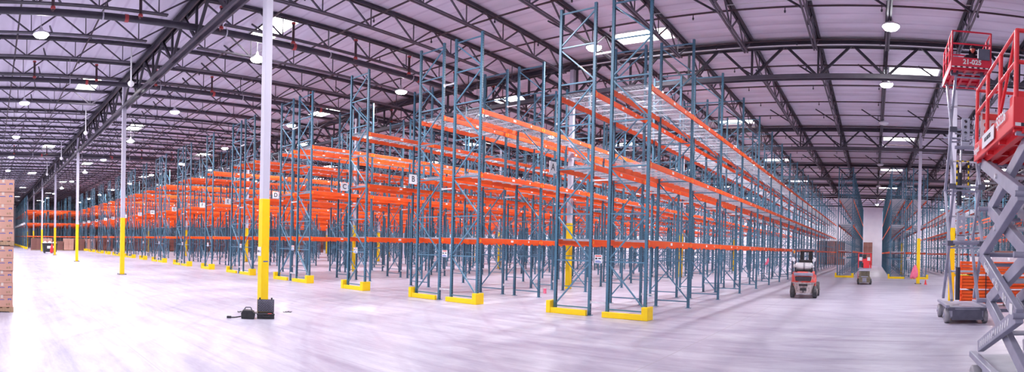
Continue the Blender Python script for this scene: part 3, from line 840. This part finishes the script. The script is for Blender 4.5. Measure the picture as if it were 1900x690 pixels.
for txt, q in (('skyjack', .74), ('/ 821', .44), ('012', .24)):   # writing on the second outer arm, reading down towards the near end
    side_text(txt, .115, liftB, (-xo_ - .003, ya_ + (yb_ - ya_) * q, z0_ + (1 + q) * dz_ - .01), -ang)
a = MB(); a.box(-xo_ - .004, ya_ + .10, z0_ + dz_ + .0, -xo_ - .001, ya_ + .22, z0_ + dz_ + .11); a.build('warning_label', M['tag'], liftB)
a = MB(); a.box(-.10, .05, .05, .12, .35, .42); a.build('battery_box', M['liftorange'], platB, (-.25, .15, 0), bevel=.015)
a = MB(); a.box(-.36, 2.06, .32, .1, 2.09, .66, 0); a.box(-.34, 2.05, .56, .08, 2.058, .64, 1)
for i in range(4):
    for j in range(2): a.cyl((-.29 + i * .1, 2.058, .40 + j * .09), (-.29 + i * .1, 2.05, .40 + j * .09), .03, 10, 1)
a.build('notice_board', [M['white'], M['redink']], platB)

# small retracted lift in the far aisle
t = thing('scissor_lift', 'small folded red scissor lift in the far aisle', 'scissor lift', (-.50, 33.2, 0), .03, 'scissor lifts')
a = MB(); a.box(-.33, 0, .12, .33, 1.7, .40); a.box(-.36, -.03, .34, .36, 1.72, .44); a.build('chassis', M['olive'], t, bevel=.015)
for sx in (-1, 1):
    wheel(t, sx * .36, .2, .17, .12, 'tyre', hub='olive'); wheel(t, sx * .36, 1.5, .17, .12, 'tyre', hub='olive')
for k in range(5):
    for s in (-1, 1):
        a = MB(); a.bar((s * .27, .05, .48 + k * .085), (s * .27, 1.65, .53 + k * .085), .05, .06); a.build('folded_arm', M['olive'], t)
a = MB(); a.box(-.12, -.10, .16, .12, -.0, .40); a.box(-.2, -.06, .44, .2, .0, .50); a.box(-.07, -.12, .20, .07, -.08, .34); a.build('rear_tow_block', M['liftgrey'], t, bevel=.01)
for k in range(4):
    a = MB(); a.box(-.31, -.02 - .01 * (k % 2), .46 + k * .085, .31, .10, .51 + k * .085); a.build('cross_bar', M['olive'], t, bevel=.01)
a = MB(); a.box(-.22, .10, .42, .22, 1.6, .80); a.build('folded_stack', M['liftdark'], t)
a = MB(); a.box(-.34, -.04, .80, .34, .06, .90); a.box(-.30, .0, .86, .30, 1.6, .93); a.build('deck_frame', M['liftpale'], t, bevel=.01)
for s in (-1, 1):
    a = MB(); a.box(s * .24 - .10, -.01, 1.42, s * .24 + .08, .015, 1.62); a.build('notice', M['white'], t)
a = MB(); a.box(-.38, 0, .92, .38, 1.7, .98); a.build('deck', M['liftgrey'], t)
a = MB(); a.box(-.12, .0, .98, .28, .04, 1.62); a.build('entry_gate', M['liftorange'], t, bevel=.01)
a = MB(); a.box(-.2, -.04, 1.0, -.08, .02, 1.28); a.build('cable_bag', M['black'], t, bevel=.015)
a = MB(); a.box(-.12, -.06, 1.55, .08, .10, 1.78); a.build('control_box', M['black'], t, bevel=.015)
for px in (-.37, .37):
    for py in (.03, .85, 1.67):
        a = MB(); a.cyl((px, py, .95), (px, py, 1.84), .026, 8); a.build('rail_post', M['liftorange'], t)
    for zz in (1.4, 1.84):
        a = MB(); a.cyl((px, .03, zz), (px, 1.67, zz), .024, 8); a.build('rail', M['liftorange'], t)
for zz in (1.4, 1.84):
    for py in (.03, 1.67):
        a = MB(); a.cyl((-.37, py, zz), (.37, py, zz), .024, 8); a.build('rail', M['liftorange'], t)
a = MB(); a.box(-.40, .3, .15, -.375, .9, .75); a.build('side_panel', M['liftorange'], t)

# ------------------------------------------------------------------ forklift, seen from behind
t = thing('forklift', 'worn red and grey forklift with silver gas cylinder parked at the aisle', 'forklift', (-2.73, 21.9, 0), .07)
a = MB()   # counterweight: curved in plan
def cw(a, z0, z1, hw0, hw1, y0, y1, m, n=10, power=.35):
    lo = []; hi = []
    for i in range(n + 1):
        u = -1 + 2 * i / n; e = (abs(u) ** 3)
        lo.append((hw0 * u, y0 + e * power)); hi.append((hw1 * u, y1 + e * power))
    vs = [(x, y, z0) for x, y in lo] + [(hw0, .95, z0), (-hw0, .95, z0)] + [(x, y, z1) for x, y in hi] + [(hw1, .95, z1), (-hw1, .95, z1)]
    k = n + 3
    a.add(vs, [(i, (i + 1) % k, k + (i + 1) % k, k + i) for i in range(k)] + [tuple(range(k))[::-1], tuple(range(k, 2 * k))], m)
cw(a, .20, .55, .36, .40, .08, .02, 0)
cw(a, .55, .64, .40, .49, .02, .0, 0)
a.build('counterweight', M['fkgrey'], t, bevel=.015)
a = MB(); cw(a, .64, .98, .50, .47, .0, .06, 0); cw(a, .98, 1.06, .47, .42, .06, .14, 0); a.build('rear_hood', M['fkred'], t, bevel=.02)
a = MB(); a.prism([(-.30, .70), (.30, .70), (.33, .86), (-.33, .86)], -.012, .10, 0, 'y'); a.build('rear_grille', M['black'], t, bevel=.01)
a = MB()
for i in range(5): a.box(-.29, -.016, .715 + i * .028, .29, -.010, .722 + i * .028)
a.build('grille_slat', M['liftdark'], t)
a = MB(); a.box(-.38, -.005, .90, .38, .08, 1.02); a.build('name_band', M['liftgrey'], t, bevel=.02)
a = MB(); a.box(-.12, -.03, .32, .12, .06, .42); a.box(-.17, .0, .50, .17, .03, .58); a.cyl((0, .0, .24), (0, .0, .42), .02, 8); a.build('tow_hitch', M['black'], t)
a = MB(); a.box(-.46, .9, .32, .46, 2.0, .62); a.box(-.40, .75, .95, .40, 1.25, 1.05); a.build('body', M['fkred'], t, bevel=.03)
a = MB(); a.box(-.24, 1.05, 1.05, .24, 1.50, 1.14); a.box(-.24, .98, 1.12, .24, 1.08, 1.52); a.build('seat', M['black'], t, bevel=.03)
a = MB(); a.lathe([(-.37, .05), (-.345, .11), (-.30, .15), (-.27, .155), (.27, .155), (.30, .15), (.345, .11), (.37, .05)], (0, .42, 1.26), (1, 0, 0), 24); a.cyl((-.43, .42, 1.26), (-.36, .42, 1.26), .07, 12)
tk = a.build('gas_cylinder', M['tank'], t)
a = MB()
for x in (-.02, .015): a.lathe([(0, .160), (.02, .160)], (x, .42, 1.26), (1, 0, 0), 24)
a.build('strap', M['liftdark'], tk)
a = MB(); a.box(-.34, .22, 1.04, .34, .62, 1.10); a.box(-.36, .20, 1.08, -.30, .24, 1.22); a.box(.30, .20, 1.08, .36, .24, 1.22); a.cyl((.2, .2, 1.1), (.36, .24, 1.14), .02, 8); a.build('cylinder_cradle', M['black'], t)
for sx in (-1, 1):
    a = MB(); a.tube([(sx * .47, .25, .95), (sx * .46, .30, 1.84), (sx * .43, .42, 1.93)], .032, 8); a.build('guard_leg', M['liftdark'], t)
    a = MB(); a.tube([(sx * .44, 1.85, .6), (sx * .43, 1.70, 1.93)], .032, 8); a.build('guard_leg', M['liftdark'], t)
    a = MB(); a.box(sx * .43 - .05, .2, 1.54, sx * .43 + .05, .3, 1.62) ; a.cyl((sx * .40, .16, 1.52), (sx * .40, .24, 1.52), .065, 14); a.build('rear_lamp', M['white'], t, bevel=.01)
a = MB()
a.cyl((-.45, .40, 1.94), (.45, .40, 1.94), .035, 10); a.cyl((-.43, 1.7, 1.94), (.43, 1.7, 1.94), .03, 10)
for i in range(7): x = -.42 + i * .14; a.box(x - .015, .4, 1.92, x + .015, 1.7, 1.96)
a.build('overhead_guard', M['liftdark'], t)
a = MB(); a.cyl((-.40, .33, 1.88), (-.40, .33, 1.78), .045, 12, 0, .035); a.build('beacon', M['glass'], t)
a = MB(); a.lathe([(0, .02), (.01, .17), (.03, .17), (.04, .02)], (0, 1.72, 1.22), (0, -.6, .8), 20); a.build('steering_wheel', M['black'], t)
a = MB()
for sx in (-1, 1): a.box(sx * .22 - .05, 2.05, .1, sx * .22 + .05, 2.2, 1.88); a.box(sx * .14 - .04, 2.02, .12, sx * .14 + .04, 2.12, 1.84)
a.box(-.27, 2.05, 1.82, .27, 2.18, 1.88); a.box(-.27, 2.05, 1.0, .27, 2.15, 1.08)
a.build('mast', M['black'], t)
a = MB()
for sx in (-1, 1): a.box(sx * .25 - .05, 2.25, .06, sx * .25 + .05, 3.3, .10); a.box(sx * .25 - .05, 2.22, .06, sx * .25 + .05, 2.27, .6)
a.build('fork', M['black'], t)
for sx in (-1, 1):
    wheel(t, sx * .45, .50, .24, .17, 'tyre', 'wheel', 'fkgrey'); wheel(t, sx * .50, 1.75, .30, .20, 'tyre', 'wheel', 'fkgrey')

# ------------------------------------------------------------------ open case by the near column
t = thing('equipment_case', 'open black equipment case with foam lid at the nearest column', 'case', (-11.62, 6.20, 0), 1.09)
a = MB(); a.box(-.2, -.17, 0, .2, .17, .02); a.box(-.2, -.17, .02, -.185, .17, .12); a.box(.185, -.17, .02, .2, .17, .12); a.box(-.185, -.17, .02, .185, -.155, .12); a.box(-.185, .155, .02, .185, .17, .12)
a.box(-.21, -.18, .095, .21, -.171, .12); a.build('case_body', M['black'], t, bevel=.004)
a = MB(); a.box(-.18, -.15, .02, .18, .15, .085); a.build('inner_foam', M['foam'], t)
a = MB(); a.box(-.2, .175, .12, .2, .215, .42); a.build('lid', M['black'], t, bevel=.008)
a = MB(); n = 12; mrows = 9
for i in range(n):
    for j in range(mrows):
        cx = -.18 + .36 * (i + .5) / n; cz = .14 + .26 * (j + .5) / mrows; r = .0135
        if (i + j) % 2: a.add([(cx - r, .168, cz - r), (cx + r, .168, cz - r), (cx + r, .168, cz + r), (cx - r, .168, cz + r), (cx, .140, cz)], [(0, 1, 4), (1, 2, 4), (2, 3, 4), (3, 0, 4)])
a.box(-.19, .166, .13, .19, .174, .41); a.build('eggcrate_foam', M['foam'], t)
a = MB(); a.tube([(-.06, -.17, .07), (-.06, -.21, .07), (.08, -.21, .07), (.08, -.17, .07)], .010, 8); a.build('handle', M['black'], t)
for x in (-.14, .14):
    a = MB(); a.box(x - .02, .18, .41, x + .02, .21, .46); a.build('latch', M['black'], t)
a = MB(); a.box(.05, -.08, .085, .14, .02, .11); a.build('tool_insert', M['redink'], t)
t = thing('tool_box', 'small black rounded tool unit left of the open case', 'tool box', (-11.70, 5.79, 0), 1.05)
a = MB(); a.prism([(-.16, 0), (.14, 0), (.16, .12), (.08, .2), (-.12, .21), (-.17, .14)], -.12, .12, 0, 'y'); a.build('housing', M['black'], t, bevel=.02)
a = MB(); a.tube([(-.1, 0, .2), (-.07, 0, .26), (.05, 0, .26), (.08, 0, .2)], .012, 8); a.build('handle', M['liftdark'], t)
a = MB(); a.tube([(-.16, -.03, .05), (-.3, -.08, .03), (-.42, -.03, .02)], .014, 8); a.box(-.50, -.07, 0, -.40, .01, .05); a.build('lead', M['black'], t)
for (x, y, lab, s) in ((-12.35, 7.2, 'dark scrap of debris on the floor right of the open case', 1), (-12.75, 6.15, 'dark scrap of debris on the floor left of the column', .9)):
    a = MB()
    for i in range(9):
        an = random.uniform(0, PI); px, py = random.uniform(-.14, .14) * s, random.uniform(-.05, .05) * s; l = random.uniform(.05, .14) * s
        a.bar((px, py, .008), (px + l * math.cos(an), py + l * math.sin(an), .012), .018, .01)
    tag(a.build('floor_debris', M['black'], None, (x, y, 0), 1.1), lab, 'debris')

# ------------------------------------------------------------------ bin, covers, cone
t = thing('waste_bin', 'black wheeled bin heaped with white bags, by the far cartons', 'bin', (-65.2, 6.75, 0), .0)
a = MB(); a.prism([(-.75, .15), (.75, .15), (.85, 1.12), (-.85, 1.12)], -.6, .6, 0, 'x')
a.box(-.64, -.9, 1.08, .64, .9, 1.16); a.build('bin_body', M['black'], t, bevel=.02)
a = MB(); a.box(.6, -.35, .55, .62, .1, .85); a.box(.6, .25, .6, .62, .6, .85); a.build('bin_label', M['white'], t)
for sx in (-.45, .45):
    for sy in (-.6, .6): wheel(t, sx, sy, .09, .05, 'tyre')
for i, (px, py, r) in enumerate(((0, -.56, .27), (.05, .0, .28), (0, .56, .27))):
    a = MB(); a.lathe([(0, r * .5), (r * .3, r), (r * .7, r * .9), (r * 1.1, r * .45), (r * 1.3, .04)], (px, py, 1.05), (0, 0, 1), 12)
    b = a.build('refuse_bag', M['film'], None, (-65.2, 6.75, 0)); tag(b, 'white refuse bag on the black bin, %s of three' % ['nearer end', 'middle', 'farther end'][i], 'bag', 'white bags on the bin')
def cover(x, y, z, w, h, label, parent=None):
    a = MB(); n = 28; prof = [(0, .55), (h * .06, .95), (h * .2, 1.0), (h * .45, .85), (h * .7, .62), (h * .88, .36), (h * .97, .2), (h, .08)]
    for k in range(len(prof) - 1):
        pass
    vs = []; fs = []
    for k, (t_, r_) in enumerate(prof):
        for i in range(n):
            th = 2 * PI * i / n; rr = w * .5 * r_ * (1 + .22 * math.sin(4 * th + .5 * k) + .1 * math.sin(7 * th))
            vs.append((rr * math.cos(th) - .10 * (1 - t_ / h) ** 2, rr * .6 * math.sin(th), t_ + .05 * math.cos(3 * th) * (1 - t_ / h)))
    for k in range(len(prof) - 1):
        for i in range(n): fs.append((k * n + i, k * n + (i + 1) % n, (k + 1) * n + (i + 1) % n, (k + 1) * n + i))
    fs += [tuple(range(n))[::-1], tuple(range((len(prof) - 1) * n, len(prof) * n))]
    a.add(vs, fs, 0, True); o = a.build('hanging_cover', M['pink'], None, (x, y, z)); tag(o, label, 'cover'); return o
cover(2.62, 35.0, .35, .42, .85, 'pink cloth hanging on the column before the right-hand racks')
cover(-57.62, 6.2, .25, .5, .95, 'red-pink cover hanging on the column beside the black bin').data.materials[0] = M['liftorange']
cover(-5.1, 26.9, 1.2, .14, .32, 'small pink cloth hanging deep inside the racks behind the forklift')
t = thing('traffic_cone', 'tiny orange cone on the floor right of the pink cloth', 'cone', (3.25, 34.6, 0))
a = MB(); a.cyl((0, 0, .02), (0, 0, .30), .07, 14, 0, .02); a.build('cone_body', M['liftorange'], t)
a = MB(); a.box(-.1, -.1, 0, .1, .1, .02); a.build('cone_base', M['liftorange'], t)
a = MB(); a.cyl((0, 0, 0), (0, 0, .16), .06, 14); a.cyl((0, 0, .16), (0, 0, .19), .065, 14)
tag(a.build('paint_pot', M['pink'], None, (-12.02, 18.2, 0)), 'small maroon pot standing by a rack foot in row B', 'pot')

# ------------------------------------------------------------------ person in the raised platform
def person():
    root = thing('person', 'person in dark hooded jacket and glasses crouching in the raised red platform', 'person', (2.74, 16.2, 6.925), PI)
    root.scale = (.93, .93, .88)
    # the local +Y axis is where the person looks (towards the camera after the half turn)
    joints = {'pel': ((0, 0, .30), .15), 'sp': ((0, .06, .50), .15), 'ch': ((0, .12, .70), .17), 'nk': ((0, .17, .86), .065), 'hd0': ((0, .19, .92), .06),
              'shl': ((-.19, .12, .78), .075), 'ell': ((-.30, .26, .56), .05), 'wrl': ((-.16, .44, .50), .034), 'shr': ((.19, .12, .78), .075), 'elr': ((.30, .26, .56), .05), 'wrr': ((.16, .44, .50), .034),
              'hpl': ((-.10, .0, .26), .10), 'knl': ((-.17, .38, .44), .072), 'anl': ((-.14, .24, .08), .05), 'tol': ((-.15, .42, .045), .045),
              'hpr': ((.10, .0, .26), .10), 'knr': ((.17, .38, .40), .072), 'anr': ((.14, .22, .08), .05), 'tor': ((.15, .40, .045), .045)}
    keys = list(joints)
    ed = [('pel', 'sp'), ('sp', 'ch'), ('ch', 'nk'), ('nk', 'hd0'), ('ch', 'shl'), ('shl', 'ell'), ('ell', 'wrl'), ('ch', 'shr'), ('shr', 'elr'), ('elr', 'wrr'),
          ('pel', 'hpl'), ('hpl', 'knl'), ('knl', 'anl'), ('anl', 'tol'), ('pel', 'hpr'), ('hpr', 'knr'), ('knr', 'anr'), ('anr', 'tor')]
    me = bpy.data.meshes.new('body'); me.from_pydata([joints[k][0] for k in keys], [(keys.index(a), keys.index(b)) for a, b in ed], [])
    me.materials.append(M['cloth'])
    o = bpy.data.objects.new('body', me); COL.objects.link(o); o.parent = root
    md = o.modifiers.new('skin', 'SKIN'); sub = o.modifiers.new('sub', 'SUBSURF'); sub.levels = 2; sub.render_levels = 2
    sv = me.skin_vertices[0].data
    for i, k in enumerate(keys): sv[i].radius = (joints[k][1], joints[k][1]); sv[i].use_root = (k == 'pel')
    # head with a face
    a = MB(); n = 20; prof = []
    for i in range(13):
        ph = -PI / 2 + PI * i / 12; z = .12 * math.sin(ph); r = math.cos(ph)
        taper = 1 - .18 * max(0, -math.sin(ph))
        prof.append((z, r * taper))
    vs = []; fs = []
    for k, (z, r) in enumerate(prof):
        for i in range(n):
            th = 2 * PI * i / n; x = .078 * r * math.cos(th); y = .098 * r * math.sin(th)
            if y > 0:
                if abs(x) < .016 and -.035 < z < .02: y += .020 * (1 - (z + .035) / .07)      # nose
                if .012 < abs(x) < .045 and 0 < z < .03: y -= .006                             # eye sockets
            vs.append((x, y, z))
    for k in range(len(prof) - 1):
        for i in range(n): fs.append((k * n + i, k * n + (i + 1) % n, (k + 1) * n + (i + 1) % n, (k + 1) * n + i))
    a.add(vs, fs, 0, True)
    for s in (-1, 1): a.lathe([(0, .012), (.008, .022), (.014, .018)], (s * .074, -.005, -.005), (s, 0, 0), 10)
    h = a.build('head', M['skin'], root, (0, .235, 1.0))
    a = MB()
    for s in (-1, 1): a.box(s * .032 - .02, .092, -.002, s * .032 + .02, .106, .026)
    a.box(-.012, .098, .012, .012, .108, .018)
    for s in (-1, 1): a.box(s * .078 - .003, .0, .012, s * .078 + .003, .1, .018)
    a.build('glasses', M['ink'], h)
    a = MB(); a.box(-.02, .086, -.056, .02, .094, -.049); a.build('mouth', M['redink'], h)
    # hood / cap
    a = MB(); vs = []; fs = []; m = 16
    for k in range(8):
        ph = PI * .5 * k / 7
        for i in range(m):
            th = 2 * PI * i / m; r = math.cos(ph); yy = .118 * r * math.sin(th); zz = .135 * math.sin(ph) + .015
            vs.append((.096 * r * math.cos(th), yy - .012, zz))
    for k in range(7):
        for i in range(m): fs.append((k * m + i, k * m + (i + 1) % m, (k + 1) * m + (i + 1) % m, (k + 1) * m + i))
    a.add(vs, fs, 0, True)
    back = []
    for k in range(6):
        z = .02 - .034 * k
        for i in range(9): th = PI + PI * i / 8; back.append(((.098 + .004 * k) * math.cos(th), (.115 + .003 * k) * math.sin(th) + .0, z))
    a.add(back, [(k * 9 + i, k * 9 + i + 1, (k + 1) * 9 + i + 1, (k + 1) * 9 + i) for k in range(5) for i in range(8)], 0, True)
    a.build('hood', M['cloth'], h)
    # gloved hands, fingers curled over the knees
    for s in (-1, 1):
        e = MB(); p = Vector((s * .16, .44, .50))
        e.cbox((p.x - s * .02, p.y + .05, p.z - .005), (.08, .09, .03))
        for f_ in range(4):
            x = p.x - s * .02 - .03 + f_ * .02; ln = (.065, .075, .072, .055)[f_]
            e.cyl((x, p.y + .09, p.z), (x, p.y + .09 + ln * .55, p.z - .012), .009, 8); e.cyl((x, p.y + .09 + ln * .55, p.z - .012), (x, p.y + .09 + ln * .75, p.z - .045), .008, 8)
        e.cyl((p.x - s * .055, p.y + .03, p.z), (p.x - s * .085, p.y + .075, p.z - .015), .010, 8)
        e.build('hand', M['black'], root, bevel=.006)
person()

# ------------------------------------------------------------------ light
w = bpy.data.worlds.new('world'); SC.world = w; w.use_nodes = True
bg = w.node_tree.nodes['Background']; bg.inputs[0].default_value = (.93, .90, 1.0, 1); bg.inputs[1].default_value = WORLD

# ------------------------------------------------------------------ camera: cylindrical panorama
R_, UC, V0, PIT, ROL, H_ = 1041.5, 1620.84, 461.16, .0098, .0208, 1.813
cam = bpy.data.cameras.new('camera'); co = bpy.data.objects.new('camera', cam); COL.objects.link(co); SC.camera = co
cam.type = 'PANO'; cam.panorama_type = 'CENTRAL_CYLINDRICAL'
cam.central_cylindrical_radius = 1.0
hu = 950 / R_
cam.central_cylindrical_range_u_min = -hu; cam.central_cylindrical_range_u_max = hu
cam.central_cylindrical_range_v_min = (V0 - 690) / R_; cam.central_cylindrical_range_v_max = V0 / R_
cp, sp_, cr, sr = math.cos(PIT), math.sin(PIT), math.cos(ROL), math.sin(ROL)
A = Matrix(((1, 0, 0), (0, cp, sp_), (0, -sp_, cp))); B = Matrix(((cr, 0, sr), (0, 1, 0), (-sr, 0, cr)))
F = B @ A                                   # world -> cylinder frame (x right, y forward, z up)
rt, fw, up = F.row[0].copy(), F.row[1].copy(), F.row[2].copy()
th = (950 - UC) / R_
fwd = fw * math.cos(th) + rt * math.sin(th); right = rt * math.cos(th) - fw * math.sin(th)
Mc = Matrix((right, up, -fwd)).transposed().to_4x4(); Mc.translation = (0, 0, H_)
co.matrix_world = Mc
cam.clip_end = 500; cam.clip_start = .05

SC.view_settings.view_transform = 'Standard'; SC.view_settings.look = 'None'
SC.view_settings.gamma = 1; SC.view_settings.use_curve_mapping = False
SC.view_settings.exposure = 0.12
cy = SC.cycles
cy.max_bounces = 6; cy.diffuse_bounces = 4; cy.glossy_bounces = 3; cy.sample_clamp_indirect = 6; cy.use_denoising = True
cy.caustics_reflective = False; cy.caustics_refractive = False
